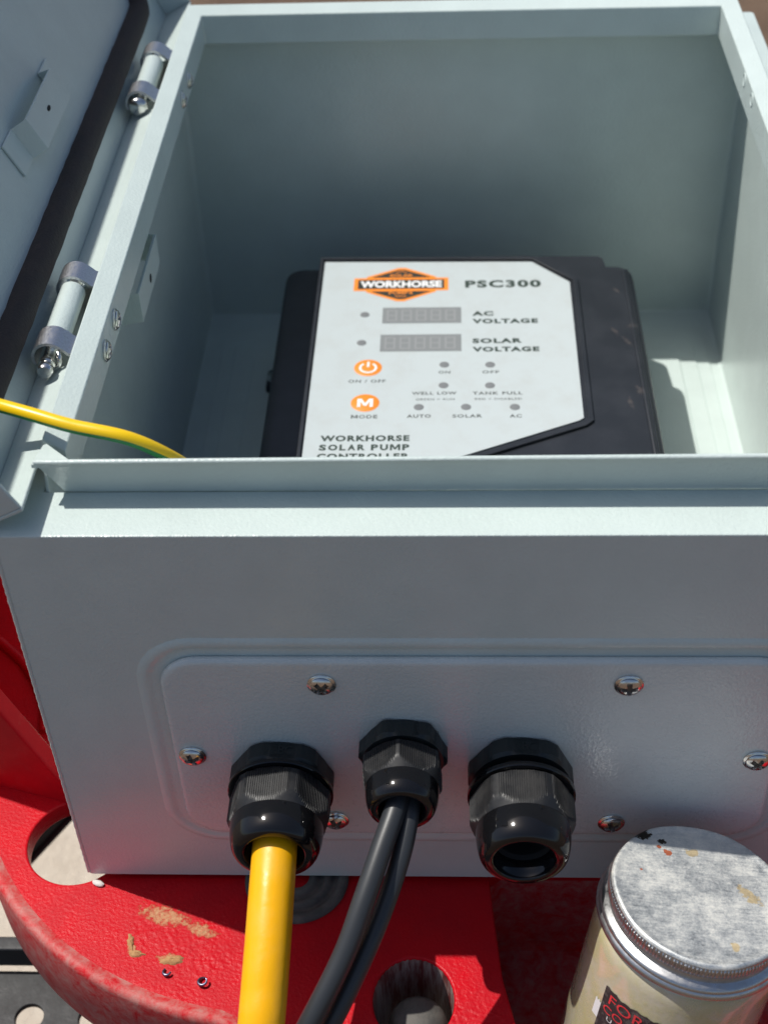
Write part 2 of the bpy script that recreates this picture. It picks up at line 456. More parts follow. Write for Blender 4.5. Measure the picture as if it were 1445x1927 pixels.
# gusset rising to the left and an unseen wall added to shade the deck
bm = bmesh.new()
def prism(bm, pts, d):
    A = [bm.verts.new(q) for q in pts]; B = [bm.verts.new((q[0] + d[0], q[1] + d[1], q[2] + d[2])) for q in pts]
    bm.faces.new(A[::-1]); bm.faces.new(B)
    n = len(A)
    for i in range(n): bm.faces.new((A[i], A[(i + 1) % n], B[(i + 1) % n], B[i]))
prism(bm, [(-74, 52.5, DZ - 1), (-9, 34.6, DZ - 1), (-10.5, 35.0, DZ + 2), (-36, 42.0, 52), (-74, 52.5, 130)], (2.2, 7.6, 0))
finish('gusset', bm, RED_SMOOTH, deck, bevel=1.4, seg=3)
bm = bmesh.new(); box(bm, (-84, 53, DZ - 9), (-74.2, 330, 168))
finish('unseen_shade_wall', bm, RED_SMOOTH, deck, bevel=3, seg=3)
bm = bmesh.new(); tube(bm, spline([(-66, 128, DZ + 1), (-50, 112, DZ + 1), (-38, 92, DZ + .8), (-34, 74, DZ + .5)], 8), 2.2, 12)
finish('raised_bead', bm, RED_SMOOTH, deck, sharp=80)
# socket through the casting with a dark plug
bm = bmesh.new()
lathe(bm, [(1.0, DZ - .9), (.985, DZ - 4), (.96, DZ - 42)], 56, axis=lambda x, y, z: (130 + 15 * x, -51 + 17 * y, z))
finish('socket_wall', bm, STREAKED, deck, sharp=60)
bm = bmesh.new()
lathe(bm, [(.01, -3.5), (4, -3.8), (8, -5.1), (10.4, -8), (11.2, -12), (11.2, -46)], 40, axis=lambda x, y, z: (131.5 + x, -55.5 + y, DZ + z))
finish('plug', bm, RUBBER, deck, sharp=60)
# deep pocket added to shade the deck here; the jar stands in it
bm = bmesh.new()
def ring_(o_, z): return [bm.verts.new((233 + (x - 233) * o_, -48 + (y + 48) * o_, z)) for x, y in POCK]
ra, rb, rc2 = ring_(1.004, DZ - 1.2), ring_(1.0, DZ - 8), ring_(.985, -61)
for A_, B_ in ((ra, rb), (rb, rc2)):
    for i in range(len(A_)): bm.faces.new((A_[i], A_[(i + 1) % len(A_)], B_[(i + 1) % len(B_)], B_[i]))
bm.faces.new(rc2)
finish('shade_pocket', bm, RED_SIDE, deck, sharp=40)
JN = Vector((.146, .131, 1)).normalized(); JC = Vector((229.6, -42.6, 55.6))
JX = (Vector((1, 0, 0)) - JN * JN.x).normalized(); JY = JN.cross(JX)
def J(x, y, z): return JC + JX * x + JY * y + JN * z
# rubber washer partly under the enclosure
bm = bmesh.new()
lathe(bm, [(5, 0), (5, 1.2), (6.5, 1.9), (7.5, 1.9), (8.5, .5), (10.5, .5), (11.5, 1.95), (13.2, 1.95), (14.2, .5), (16.2, .4), (17.2, 1.9), (19.4, 1.9), (20.4, 1.2), (20.6, 0)], 64)
tag(finish('rubber_washer', bm, RUBBER, None, (83, .5, DZ + .02), sharp=60), 'round dark grey ringed rubber washer half under the enclosure, behind the yellow cable', 'washer')
# black bar and perforated plate below
bm = bmesh.new(); 
def bar(bm, a, b_, w_, z0, z1):
    rib(bm, a, b_, w_, z0, z1)
bar(bm, (-158, -4), (-30, 218), 30, -152, -149)
bar(bm, (-145.5, -4), (-17.5, 218), 4, -149, -141)
tag(finish('black_bar', bm, BLACKPLATE, None, bevel=2), 'black flat bar crossing below the round hole in the red casting', 'bar')
holes = []
for i in range(9):
    for j in range(4):
        holes.append(circle(-42.4 + 28.4 * (i - 3), -6.4 - 27 * j - 0 * i, 6.3, 28))
me = curve2d('perforated_plate', [[(-170, -190), (160, -190), (160, 16), (-170, 16)]] + holes, -103, -100, .4)
tag(link('perforated_plate', me, BLACKPLATE), 'black plate with rows of round holes below the red casting', 'plate')
bm = bmesh.new(); box(bm, (-180, 17, -98), (170, 24, -84)); box(bm, (-180, 24, -98), (170, 27, -95))
tag(finish('dark_rail', bm, BLACKPLATE, None, bevel=1), 'black rail along the back edge of the perforated plate', 'rail')

# ------------------------------------------------------------------ enclosure
W, L, H, T = 300.0, 395.0, 183.0, 196.5
enc = thing('electrical_enclosure', 'open light grey steel enclosure box lying on its back on the red casting', 'enclosure')
bm = bmesh.new()
# outer walls (ring), inner walls, floor
def quadring(bm, a, b_):
    va = [bm.verts.new(q) for q in a]; vb = [bm.verts.new(q) for q in b_]
    n = len(a)
    for i in range(n): bm.faces.new((va[i], va[(i + 1) % n], vb[(i + 1) % n], vb[i]))
    return va, vb
def rect(d, z, dn=None, r=None):
    if r: return [(x, y, z) for x, y in rrect(d, d if dn is None else dn, W - d, L - d, r, 6)]
    dn = d if dn is None else dn
    return [(d, dn, z), (W - d, dn, z), (W - d, L - d, z), (d, L - d, z)]
loopsO = [rect(.6, 0, r=1.6), rect(0, .8, r=2.0), rect(0, H - .8, r=2.0), rect(.25, H - .25, r=1.9), rect(.8, H, r=1.8)]
prev = None
for Lp in loopsO:
    cur = [bm.verts.new(q) for q in Lp]
    if prev:
        for i in range(len(cur)): bm.faces.new((prev[i], prev[(i + 1) % len(cur)], cur[(i + 1) % len(cur)], cur[i]))
    else: bm.faces.new(cur[::-1])
    prev = cur
# flange on top of the outer wall
innerf = [(12.7, 21.0, H), (W - 12.7, 21.0, H), (W - 12.7, L - 12.7, H), (12.7, L - 12.7, H)]
iv = [bm.verts.new(q) for q in innerf]
n = len(prev)
# prev order from rrect: corners (x1,y1),(x0,y1),(x0,y0),(x1,y0), 7 verts each
corner = {0: 2, 1: 3, 2: 0, 3: 1}
for c_ in range(4):
    for k in range(6):
        bm.faces.new((prev[c_ * 7 + k], prev[c_ * 7 + k + 1], iv[corner[c_]]))
    bm.faces.new((prev[c_ * 7 + 6], prev[(c_ * 7 + 7) % n], iv[corner[(c_ + 1) % 4]], iv[corner[c_]]))
for (p0, p1) in ((0, 1), (1, 2), (2, 3), (3, 0)):       # short turned-down edge of the flange
    a, b_ = innerf[p0], innerf[p1]
    bm.faces.new([iv[p0], iv[p1], bm.verts.new((b_[0], b_[1], H - 2)), bm.verts.new((a[0], a[1], H - 2))])
# inner walls and floor
FZ = 2.0
inn = [rect(1.6, H - .6, r=2.5), rect(1.6, FZ + 2.5, r=2.5), rect(2.3, FZ + .8, r=2.2), rect(4.2, FZ, r=2.0)]
prev = None
for Lp in inn:
    cur = [bm.verts.new(q) for q in Lp]
    if prev:
        for i in range(len(cur)): bm.faces.new((prev[i], cur[i], cur[(i + 1) % len(cur)], prev[(i + 1) % len(cur)]))
    prev = cur
bm.faces.new(prev)
body = finish('body', bm, PAINT, enc, sharp=28, wn=True)
# stepped embossed floor panels
bm = bmesh.new()
def slab(bm, x0, y0, x1, y1, z0, z1, r=4, s=1.2):
    loft(bm, [(rrect(x0, y0, x1, y1, r), z0), (rrect(x0 + s * .3, y0 + s * .3, x1 - s * .3, y1 - s * .3, r), z0 + (z1 - z0) * .7),
              (rrect(x0 + s, y0 + s, x1 - s, y1 - s, r), z1)], lambda u, v, h: (u, v, h), (False, True))
slab(bm, 12, 12, 292, 378, FZ - .3, FZ + .9, 8, 1.2)
slab(bm, 20, 22, 284.5, 366, FZ + .8, FZ + 1.7, 8, 1.2)
slab(bm, 32, 34, 275, 352, FZ + 1.5, FZ + 3.0, 9, 1.5)
finish('floor_panel', bm, PAINT, enc, sharp=25, wn=True)
# small vertical ribs in the inner corners and a weld at the lower right
# U-shaped lip: left, far, right
bm = bmesh.new()
a1, a2 = 12.7, 20.6
zo, zi, zb = T + .8, T - 1.9, H - 2.5
def lip_prism(bm, P):     # P: list of 4-point sections along the path
    rings = [[bm.verts.new(q) for q in s] for s in P]
    for i in range(len(rings) - 1):
        for k in range(4): bm.faces.new((rings[i][k], rings[i][(k + 1) % 4], rings[i + 1][(k + 1) % 4], rings[i + 1][k]))
    bm.faces.new(rings[0][::-1]); bm.faces.new(rings[-1])
ys = 31.0
def sec(xo, yo, xi, yi, dzo=0): return [(xo, yo, zb), (xo, yo, zo - dzo), (xi, yi, zi), (xi, yi, zb - 1)]
lip_prism(bm, [sec(a1, ys, a2, ys - 3), sec(a1, L - a1, a2, L - a2), sec(W - a1, L - a1, W - a2, L - a2), sec(W - a1, ys, W - a2, ys - 3)])
finish('rim', bm, PAINT, enc, bevel=.7, seg=3)
# near rim: leaning sheet with a thin rolled hem, the left end cut at a slant
bm = bmesh.new()
pr = [(21.4, H + .02), (20.8, H + 1.2), (19.0, T - 2), (17.3, T + 1.2), (16.4, T + 2.3), (16.0, T + 2.7), (16.1, T + 3.1), (16.7, T + 3.4), (17.3, T + 3.35), (17.9, T + 2.9), (19.5, T - 2), (22.5, H + .5), (22.8, H - 3)]
xs = []
def xl(z): return 20.5 - 7.0 * max(0, min(1, (z - H) / (T - H))) ** .9
NS = 2
ringsL = [bm.verts.new((xl(z), y, z)) for y, z in pr]; ringsR = [bm.verts.new((W - xl(z), y, z + 1.3 * max(0, min(1, (z - H) / 12)))) for y, z in pr]
for k in range(len(pr) - 1): bm.faces.new((ringsL[k], ringsL[k + 1], ringsR[k + 1], ringsR[k]))
bm.faces.new(ringsL); bm.faces.new(ringsR[::-1])
finish('rim_front', bm, PAINT, enc, sharp=50)
# folded corner tabs joining the side rims
for sx in (0, 1):
    f = (lambda x: W - x) if sx else (lambda x: x)
    bm = bmesh.new()
    tri = [(12.4, 17.2), (14.2, 27.0), (15.2, 27.6), (25.0, 18.6), (24.0, 17.6)]
    z_ = T + 1.4
    A = [bm.verts.new((f(x), y, z_)) for x, y in tri]; B = [bm.verts.new((f(x), y, z_ - 1.4)) for x, y in tri]
    bm.faces.new(A); bm.faces.new(B[::-1])
    for i in range(5): bm.faces.new((A[i], A[(i + 1) % 5], B[(i + 1) % 5], B[i]))
    finish('folded_tab', bm, PAINT, enc, sharp=50)
# corner fillet behind the slanted end (closes the gap between flange and side rim)
bm = bmesh.new()
for f in (lambda x: x, lambda x: W - x):
    bm = bmesh.new()
    hexa(bm, [(f(13.2), 21.5, H - 2), (f(14.4), 21.0, H - 2), (f(15.2), 30.5, H - 2), (f(14.2), 30.8, H - 2),
              (f(13.2), 25.0, T - 4), (f(14.4), 25.0, T - 4), (f(15.2), 30.5, T - 1), (f(14.2), 30.8, T - 1)])
    finish('corner_tab', bm, PAINT, enc, bevel=.3)

# weld seam (bead) at near-left vertical edge
bm = bmesh.new()
tube(bm, [Vector((.5 + .12 * math.sin(z * 1.7), .45 + .1 * math.cos(z * 2.3), z)) for z in range(2, 181, 2)], .75, 8)
finish('weld_seam', bm, PAINT, enc, sharp=80)

# gland plate on the near wall
PX0, PX1, PZ0, PZ1 = 45.0, 258.5, 32.6, 129.0
Aw = lambda u, v, h: (u, -h, v)
bm = bmesh.new()
SUR = [(8.6, -.1), (8.0, .2), (7.2, .62), (6.3, .9), (5.4, .95), (4.5, .75), (3.6, .35), (2.6, .13), (-4, .12)]
loft(bm, [(rrect(PX0 - o_, PZ0 - o_, PX1 + o_, PZ1 + o_ * .95, 13.5 + o_ * .9), h_) for o_, h_ in SUR], Aw, (False, True))
finish('plate_surround', bm, PAINT, enc, sharp=60, wn=True)
bm = bmesh.new()
PLT = [(.5, .2), (0, 1.0), (.1, 1.9), (.55, 2.6), (1.3, 3.05), (2.2, 3.2), (5, 3.25)]
loft(bm, [(rrect(PX0 + o_, PZ0 + o_, PX1 - o_, PZ1 - o_, 13.5 - o_ * .8), h_) for o_, h_ in PLT], Aw, (False, True))
plate = finish('gland_plate', bm, PLATEP, enc, sharp=60, wn=True)
PT = 3.25
# pan-head cross-recess screws
def screw_mesh(name='screw', R=4.4, washer=True):
    bm = bmesh.new(); nr, na = 22, 72
    rings = []
    for i in range(nr + 1):
        r = R * .84 * (i / nr)
        ring = []
        for k in range(na):
            a = 2 * PI * k / na; x, y = r * math.cos(a), r * math.sin(a)
            z = 1.75 * math.sqrt(max(0, 1 - (r / (R * .86)) ** 2 * .93)) + .75
            wd = .72; ln = R * .56
            inside = (abs(x) < wd and abs(y) < ln) or (abs(y) < wd and abs(x) < ln)
            if inside: z -= 1.9 * (1 - .45 * r / ln)
            ring.append(bm.verts.new((x, y, z)))
        rings.append(ring)
    for i in range(nr):
        for k in range(na):
            vs = (rings[i][k], rings[i + 1][k], rings[i + 1][(k + 1) % na], rings[i][(k + 1) % na])
            f = bm.faces.new(vs)
            if all((abs(q.co.x) < .72 and abs(q.co.y) < R * .56) or (abs(q.co.y) < .72 and abs(q.co.x) < R * .56) for q in vs): f.material_index = 1
    bmesh.ops.remove_doubles(bm, verts=bm.verts, dist=.001)
    lathe(bm, [(R * .84, 1.1), (R * .88, .9), (R * .93, .85), (R, .55), (R * 1.0, .2), (R * .98, -.5)], 48)
    bmesh.ops.scale(bm, vec=(K, K, K), verts=bm.verts); bmesh.ops.recalc_face_normals(bm, faces=bm.faces)
    me = bpy.data.meshes.new(name); bm.to_mesh(me); bm.free()
    for p_ in me.polygons: p_.use_smooth = True
    me.set_sharp_from_angle(angle=math.radians(38)); me.materials.append(ZINC); me.materials.append(SLOT)
    return me
SM = screw_mesh()
def put_screw(parent, loc, nrm, spin, s=1.0, name='screw'):
    o = bpy.data.objects.new(name, SM); C.objects.link(o); o.parent = parent
    q = Vector(nrm).to_track_quat('Z', 'Y'); o.rotation_mode = 'QUATERNION'
    o.rotation_quaternion = q @ Matrix.Rotation(spin, 4, 'Z').to_quaternion()
    o.location = Vector(loc) * K; o.scale = (s, s, s); return o
for (x, z, a) in ((51.9, 79.6, .4), (251.4, 78.4, .9), (100.4, 118, .75), (203.5, 118, .05), (101.1, 42, .5), (203.2, 41.3, .3)):
    put_screw(enc, (x, -PT, z), (0, -1, 0), a, 1.12)

# cable glands
def hexr(a, ap, rc, rot):
    t = ((a - rot + PI / 6) % (PI / 3)) - PI / 6
    return min(rc, ap / math.cos(t)), t
def gland(x, z, base_y, ap, rc, rhole, y_nut, y_neck, y_col, y_cap, y_end, rot_nut, rot_cap, nut_ap, nut_rc, collar, label, text=None):
    """axis points to -Y; h measured outwards from the plate"""
    g = bpy.data.objects.new('cable_gland', None); C.objects.link(g); g.parent = enc; g.location = Vector((x, -PT, z)) * K
    g.empty_display_size = .01; g['label'] = label
    T_ = lambda X, Y, Z: (X, -Z, Y)                     # local XY -> world XZ, h -> -Y
    # base nut
    bm = bmesh.new()
    def rn(r, h, a):
        q, t = hexr(a, nut_ap, nut_rc, rot_nut); return min(q, r)
    lathe(bm, [(nut_ap * .98, 0), (nut_rc + .3, .9), (nut_rc + .3, y_nut - 1.2), (nut_ap + .1, y_nut - .1), (nut_ap * .90, y_nut)], 180, T_, False, True, rfun=rn)
    if text:
        # raised maker's lettering on one flat
        am = rot_nut + text[1]
        ux, uz = -math.sin(am), math.cos(am)
        def TT(u, v): return ((nut_ap + .25) * math.cos(am) - u * ux, -v, (nut_ap + .25) * math.sin(am) - u * uz)
        put_text(bm, text[0], -text[2] / 2, y_nut * .24, text[2], y_nut * .5, lambda u, v: TT(u, y_nut - v), 0, .01)
        def fr(u0, v0, u1, v1):
            poly(bm, [TT(u0, v0), TT(u1, v0), TT(u1, v1), TT(u0, v1)])
        w2 = text[2] / 2 + .7
        fr(-w2, 1.2, w2, 1.45); fr(-w2, y_nut - 1.45, w2, y_nut - 1.2); fr(-w2, 1.2, -w2 + .25, y_nut - 1.2); fr(w2 - .25, 1.2, w2, y_nut - 1.2)
    finish('base_nut', bm, BLACK_DARK, g, sharp=25)
    # neck and collar
    bm = bmesh.new()
    pf = [(nut_ap * .86, y_nut - .3)]
    k = y_nut
    while k < y_neck - .3:
        pf += [(ap * .90, k + .1), (ap * .86, k + .5)]; k += .9
    if collar: pf += [(ap * .88, y_neck), (collar - .3, y_neck), (collar, y_neck + .3), (collar, y_col - .3), (collar - .3, y_col), (ap * .9, y_col)]
    else: pf += [(ap * .88, y_col)]
    lathe(bm, pf, 96, T_); finish('collar', bm, BLACK_GLOSS, g, sharp=35)
    # ribbed cap nut
    bm = bmesh.new(); rib_half = math.atan(.80 * math.tan(PI / 6))
    nrib = round(2 * ap * math.tan(PI / 6) * .86 / .78)
    def rc_(r, h, a):
        q, t = hexr(a, ap, rc, rot_cap)
        lin = math.tan(t) / math.tan(PI / 6)
        if abs(lin) < .86:
            ph = (lin / .86 * .5 + .5) * nrib
            fr_ = abs((ph % 1) - .5) * 2
            q += .32 * (1 if fr_ > .55 else 0) - .10
            q = min(q, rc + .1)
        return min(q, r)
    h0, h1 = y_col + .1, y_cap
    st = [(ap * .95, h0)]
    for i in range(15):
        t = i / 14; h = h0 + .2 + (h1 - h0 - .2) * t
        lim = rc + .5
        top_ = (h1 - h) * .55 + ap * .985           # chamfer cone toward the dome
        bot_ = (h - h0) * 1.8 + ap * 1.0
        st.append((min(lim, top_, bot_), h))
    lathe(bm, st, 1080, T_, rfun=rc_)
    finish('ribbed_cap', bm, BLACK_MATT, g, sharp=30)
    # dome
    bm = bmesh.new()
    r1 = ap * .985; ln = y_end - y_cap; ro = rhole + 1.0
    pf = [(r1 - .4, y_cap - .4), (r1, y_cap + .05)]
    for i in range(0, 13):
        t = i / 12 * PI / 2
        pf.append((ro + .2 + (r1 - ro - .2) * math.cos(t) ** .66, y_cap + .3 + (ln - .3) * math.sin(t) ** 1.0))
    pf += [(ro - .1, y_end + .02), (rhole + .25, y_end - .15), (rhole, y_end - .6), (rhole - .1, y_end - 2.5), (rhole * .93, y_end - 3), (rhole * .9, y_end - 9)]
    lathe(bm, pf, 96, T_); finish('dome', bm, BLACK_GLOSS, g, sharp=50)
    bm = bmesh.new(); lathe(bm, [(rhole * .92, y_end - 7), (rhole * .80, y_end - 8.5), (rhole * .78, y_end - 20), (.01, y_end - 20.2)], 48, T_)
    finish('seal', bm, HOLE, g)
    return g
D2 = math.radians
gland(83.5, 70.3, 0, 16.6, 18.2, 10.3, 8.0, 8.6, 10.4, 24.5, 35.8, D2(85), D2(100), 17.3, 18.6, 18.8,
      'large black cable gland holding the yellow cable', ('EBC', D2(30 - 90 + 60), 7))
gland(127.3, 86.0, 0, 12.9, 14.6, 7.9, 7.6, 7.9, 8.3, 19.5, 28.8, D2(84), D2(95 + 30), 14.0, 15.6, 0,
      'small black cable gland holding two black cables', ('EBCH', D2(-30), 8.5))
gland(168.6, 73.3, 0, 16.6, 18.2, 10.5, 8.0, 11.6, 13.6, 27.5, 39.5, D2(85), D2(91), 17.3, 18.6, 18.9,
      'large black cable gland with an empty open end', ('EBC', D2(30 - 90 + 60), 7))

# hinge-side details inside the rim
for (y, z, a) in ((113, 187.9, .7), (93.6, 187.6, .2), (316.0, 187.2, .5), (295.5, 187.2, .9)):
    put_screw(enc, (20.65, y, z), (1, 0, 0), a, .93)
# blind rivet dimples in the right rim
for y in (299.5, 279.1, 113, 93.6):
    bm = bmesh.new()
    lathe(bm, [(3.2, 0), (2.9, .35), (2.2, .2), (1.4, -.3), (.01, -.5)], 24, lambda X, Y, Z, y=y: (W - 20.6 - Z, y + X, 190.5 + Y))
    finish('dimple', bm, PAINT, enc, sharp=60)
# omega brackets
def omega(bm, T_, u0, u1, v0, v1, h, foot, slope=3.0, th=1.2):
    """channel along v: foot, riser, raised top, riser, foot; T_(u,v,h)"""
    prof = [(v0 - foot - slope, .2), (v0 - slope, .2), (v0, h), (v1, h), (v1 + slope, .2), (v1 + slope + foot, .2)]
    for i in range(len(prof) - 1):
        (a, ha), (b_, hb) = prof[i], prof[i + 1]
        hexa(bm, [T_(u0, a, ha), T_(u1, a, ha), T_(u1, b_, hb), T_(u0, b_, hb),
                  T_(u0, a, ha + th), T_(u1, a, ha + th), T_(u1, b_, hb + th), T_(u0, b_, hb + th)])
bm = bmesh.new()
omega(bm, lambda u, v, h: (1.6 + h, v, u), 151, 165, 166, 212, 15.0, 12, 4.0, 1.2)
finish('wall_bracket', bm, PAINT, enc, bevel=.3)
bm = bmesh.new(); lathe(bm, [(2.0, 0), (1.9, .06), (.01, .06)], 20, lambda X, Y, Z: (17.85 + Z, 190 + X, 157 + Y))  # flat black disc painting the shade inside a hole
finish('dark_hole_disc', bm, HOLE, enc)

# ------------------------------------------------------------------ door (part of the enclosure)
lean = math.radians(26.95)
DW = Vector((-math.sin(lean), 0, math.cos(lean))); DF = Vector((math.cos(lean), 0, math.sin(lean))); DR = Vector((-1.9, 0, 186.2))
def D(w_, y, f): return DR + DW * w_ + Vector((0, y, 0)) + DF * f
door = bpy.data.objects.new('door', None); C.objects.link(door); door.parent = enc; door.location = (0, 0, 0); door.empty_display_size = .01
door['label'] = 'light grey door panel standing open on the left, seen from inside'
DY0, DY1, DWW, DD = 2.0, 398.0, 303.0, 15.0
bm = bmesh.new()
box(bm, (-1.5, DY0, -1.5), (DWW, DY1, 0), T=lambda a, b_, c_: D(a, b_, c_))
finish('door_panel', bm, PAINT, door, bevel=.5)
bm = bmesh.new()
box(bm, (-1.5, DY0, .05), (0, 78.5, DD), T=lambda a, b_, c_: D(a, b_, c_))
box(bm, (-1.5, 131, .05), (0, 276, DD), T=lambda a, b_, c_: D(a, b_, c_))
box(bm, (-1.5, 329, .05), (0, DY1, DD), T=lambda a, b_, c_: D(a, b_, c_))
box(bm, (-1.45, 78.5, .05), (-.05, 131, 6.0), T=lambda a, b_, c_: D(a, b_, c_))
box(bm, (-1.45, 276, .05), (-.05, 329, 6.0), T=lambda a, b_, c_: D(a, b_, c_))
finish('hinge_edge', bm, PAINT, door, bevel=.5)
bm = bmesh.new()
box(bm, (DWW - 1.5, DY0, .05), (DWW, DY1, DD), T=lambda a, b_, c_: D(a, b_, c_))
finish('latch_edge', bm, PAINT, door, bevel=.5)
bm = bmesh.new()
box(bm, (.05, DY0, .05), (DWW - 1.55, DY0 + 1.5, DD - .05), T=lambda a, b_, c_: D(a, b_, c_))
finish('end_edge', bm, PAINT, door, bevel=.4)
bm = bmesh.new()
box(bm, (.05, DY1 - 1.5, .05), (DWW - 1.55, DY1, DD - .05), T=lambda a, b_, c_: D(a, b_, c_))
finish('end_edge', bm, PAINT, door, bevel=.4)
# gasket
bm = bmesh.new()
GW0, GW1, GY0, GY1 = 17.0, 287.0, 20.0, 372.0
sect = [(-5.2, .02), (-5.2, 3.2), (-4.2, 5.4), (-2.0, 6.4), (1.0, 6.6), (3.6, 5.9), (5.0, 4.0), (5.3, .02)]
rings = []
base = rrect(GW0, GY0, GW1, GY1, 14, 10)
npts = []
for i in range(len(base)):                       # subdivide the long sides so that the foam can wobble
    a, b_ = base[i], base[(i + 1) % len(base)]
    d = math.hypot(b_[0] - a[0], b_[1] - a[1]); k = max(1, int(d / 6))
    for j in range(k): npts.append((a[0] + (b_[0] - a[0]) * j / k, a[1] + (b_[1] - a[1]) * j / k))
for i, q in enumerate(npts):
    a = Vector(npts[i - 1]); b_ = Vector(npts[(i + 1) % len(npts)]); d = (b_ - a).normalized(); nn = Vector((d.y, -d.x))
    j = random.uniform(-.18, .18)
    rings.append([bm.verts.new(D(q[0] + nn.x * (o_ + j), q[1] + nn.y * (o_ + j), h + random.uniform(-.08, .08))) for o_, h in sect])
for i in range(len(rings)):
    A, B = rings[i], rings[(i + 1) % len(rings)]
    for k in range(len(sect) - 1): bm.faces.new((A[k], A[k + 1], B[k + 1], B[k]))
finish('gasket', bm, FOAM, door, sharp=70)
# door bracket
bm = bmesh.new()
omega(bm, lambda u, v, h: D(u, v, h), 36.5, 50.5, 181, 226, 6.5, 14, 2.5, 1.0)
finish('door_bracket', bm, PAINT, door, bevel=.3)
bm = bmesh.new(); lathe(bm, [(1.5, 0), (1.4, .05), (.01, .05)], 20, lambda X, Y, Z: D(43.5 + X * .6, 203 + Y * 1.5, 7.55 + Z))  # black disc in place of an opening, dark like its inside
finish('dark_hole_disc', bm, HOLE, door)

# hinges
def hinge(yc, tail):
    g = bpy.data.objects.new('hinge', None); C.objects.link(g); g.parent = enc; g.location = Vector((4.6, yc, 194.3)) * K; g.empty_display_size = .01
    Ty = lambda X, Y, Z: (X, Z, Y)
    bm = bmesh.new(); lathe(bm, [(4.2, -15.6), (4.7, -15.2), (4.7, 15.2), (4.2, 15.6)], 40, Ty, True, True)
    finish('barrel', bm, PAINT, g, sharp=50)
    def strap(y0, y1):
        bm = bmesh.new()
        pts = []
        for k in range(15):
            a = math.radians(205 - k * (205 - 62) / 14); pts.append((5.3 * math.cos(a), 5.3 * math.sin(a)))
        pts += [(4.6, 3.0), (6.4, 1.2), (8.25, .6)]
        rings = []
        for i, (u, v) in enumerate(pts):
            a = Vector(pts[max(0, i - 1)]); b_ = Vector(pts[min(len(pts) - 1, i + 1)]); d = (b_ - a).normalized(); nn = Vector((-d.y, d.x)) * 1.1
            if nn.dot(Vector((u, v))) < 0 and i < 14: nn = -nn
            rings.append([bm.verts.new((u, y0, v)), bm.verts.new((u, y1, v)), bm.verts.new((u + nn.x, y1, v + nn.y)), bm.verts.new((u + nn.x, y0, v + nn.y))])
        for i in range(len(rings) - 1):
            for k in range(4): bm.faces.new((rings[i][k], rings[i][(k + 1) % 4], rings[i + 1][(k + 1) % 4], rings[i + 1][k]))
        bm.faces.new(rings[0][::-1]); bm.faces.new(rings[-1])
        return bm
    finish('strap', strap(16, 26.5), GALV, g, sharp=50)
    finish('strap', strap(-27, -16), GALV, g, sharp=50)
    bm = bmesh.new()
    if tail:
        lathe(bm, [(.01, -35.5), (2.4, -35.4), (2.8, -34.8), (2.7, -32.5), (2.2, -32), (2.2, -31.2), (2.8, -30.8), (2.8, -29), (2.3, -28.4), (2.5, -20), (2.5, 27), (.01, 27.2)], 28, Ty)
    else:
        lathe(bm, [(.01, -31.5), (3.2, -31.3), (4.3, -30.2), (4.3, -28.4), (3.6, -27.4), (2.5, -27), (2.5, 27), (.01, 27.2)], 28, Ty)
    finish('pin', bm, ZINC, g, sharp=45)
    if tail:
        bm = bmesh.new()
        tube(bm, spline([(3.6, -27.2, 2.6), (4.2, -28.8, 1.8), (4.0, -29.6, -.6), (2.2, -29.4, -2.6)], 5), .9, 10)
        finish('clip', bm, ZINC, g, sharp=70)
hinge(106.5, True); hinge(303.5, False)

# ------------------------------------------------------------------ controller inside
ctl = thing('pump_controller', 'black solar pump controller with a white label, lying inside the grey enclosure', 'controller', (0, 0, 0))
ZT = 66.0
bm = bmesh.new()
base_l = rrect(55.5, 128, 243.5, 348, 9, 6)
loft(bm, [(rrect(57, 130, 242, 369, 8, 6), -9.5), (rrect(55.2, 128, 243.8, 370, 9, 6), 38), (rrect(55.4, 128.2, 243.6, 369, 9, 6), 47), (rrect(55.5, 128.4, 243.5, 348.5, 9, 6), 50), (rrect(55.5, 128.4, 243.5, 347, 9, 6), ZT - 6), (rrect(56.6, 129.5, 242.4, 346, 9, 6), ZT - 3.2),  # lower part lengthened out of view to cast the floor shadow
          (rrect(58.2, 131, 240.8, 344.5, 8.5, 6), ZT - 2.4), (rrect(62, 135, 237, 341, 6, 6), ZT - 2.2)], lambda u, v, h: (u, v, h), (True, True))
finish('housing', bm, HOUSING, ctl, sharp=40, wn=True)
# raised face plate with a rim round the label
outer = [(74.2, 132), (73.6, 352), (75.5, 354.5), (185, 355), (192, 354.2), (226, 353.6), (228, 351), (229, 341), (240.5, 340), (240.5, 132)]
me = curve2d('face_plate', [outer], ZT - 9, ZT - .6, .8)
link('face_plate', me, HOUSING, ctl)
inner = [(75.6, 166), (75.9, 350.3), (189.8, 348.6), (210.2, 327.2), (209.2, 207.6), (206.5, 205.0), (150.5, 178.6), (120, 166)]
oo = [(73.9, 163), (74.2, 352.6), (190.6, 350.9), (212.8, 328.2), (211.8, 206.2), (208.0, 202.4), (151.5, 176.0), (120.5, 163)]
me = curve2d('label_rim', [oo, inner], ZT - .8, ZT + .9, .25)
link('label_rim', me, HOUSING, ctl)
# thin raised edge down the right side
bm = bmesh.new()
loft(bm, [(rrect(236.6, 134, 239.2, 338, 1.2), ZT - 1), (rrect(236.8, 134.2, 239.0, 337.8, 1.0), ZT - .1), (rrect(237.3, 134.6, 238.5, 337.4, .5), ZT + .25)], lambda u, v, h: (u, v, h), (False, True))
finish('side_ridge', bm, HOUSING, ctl, sharp=45)
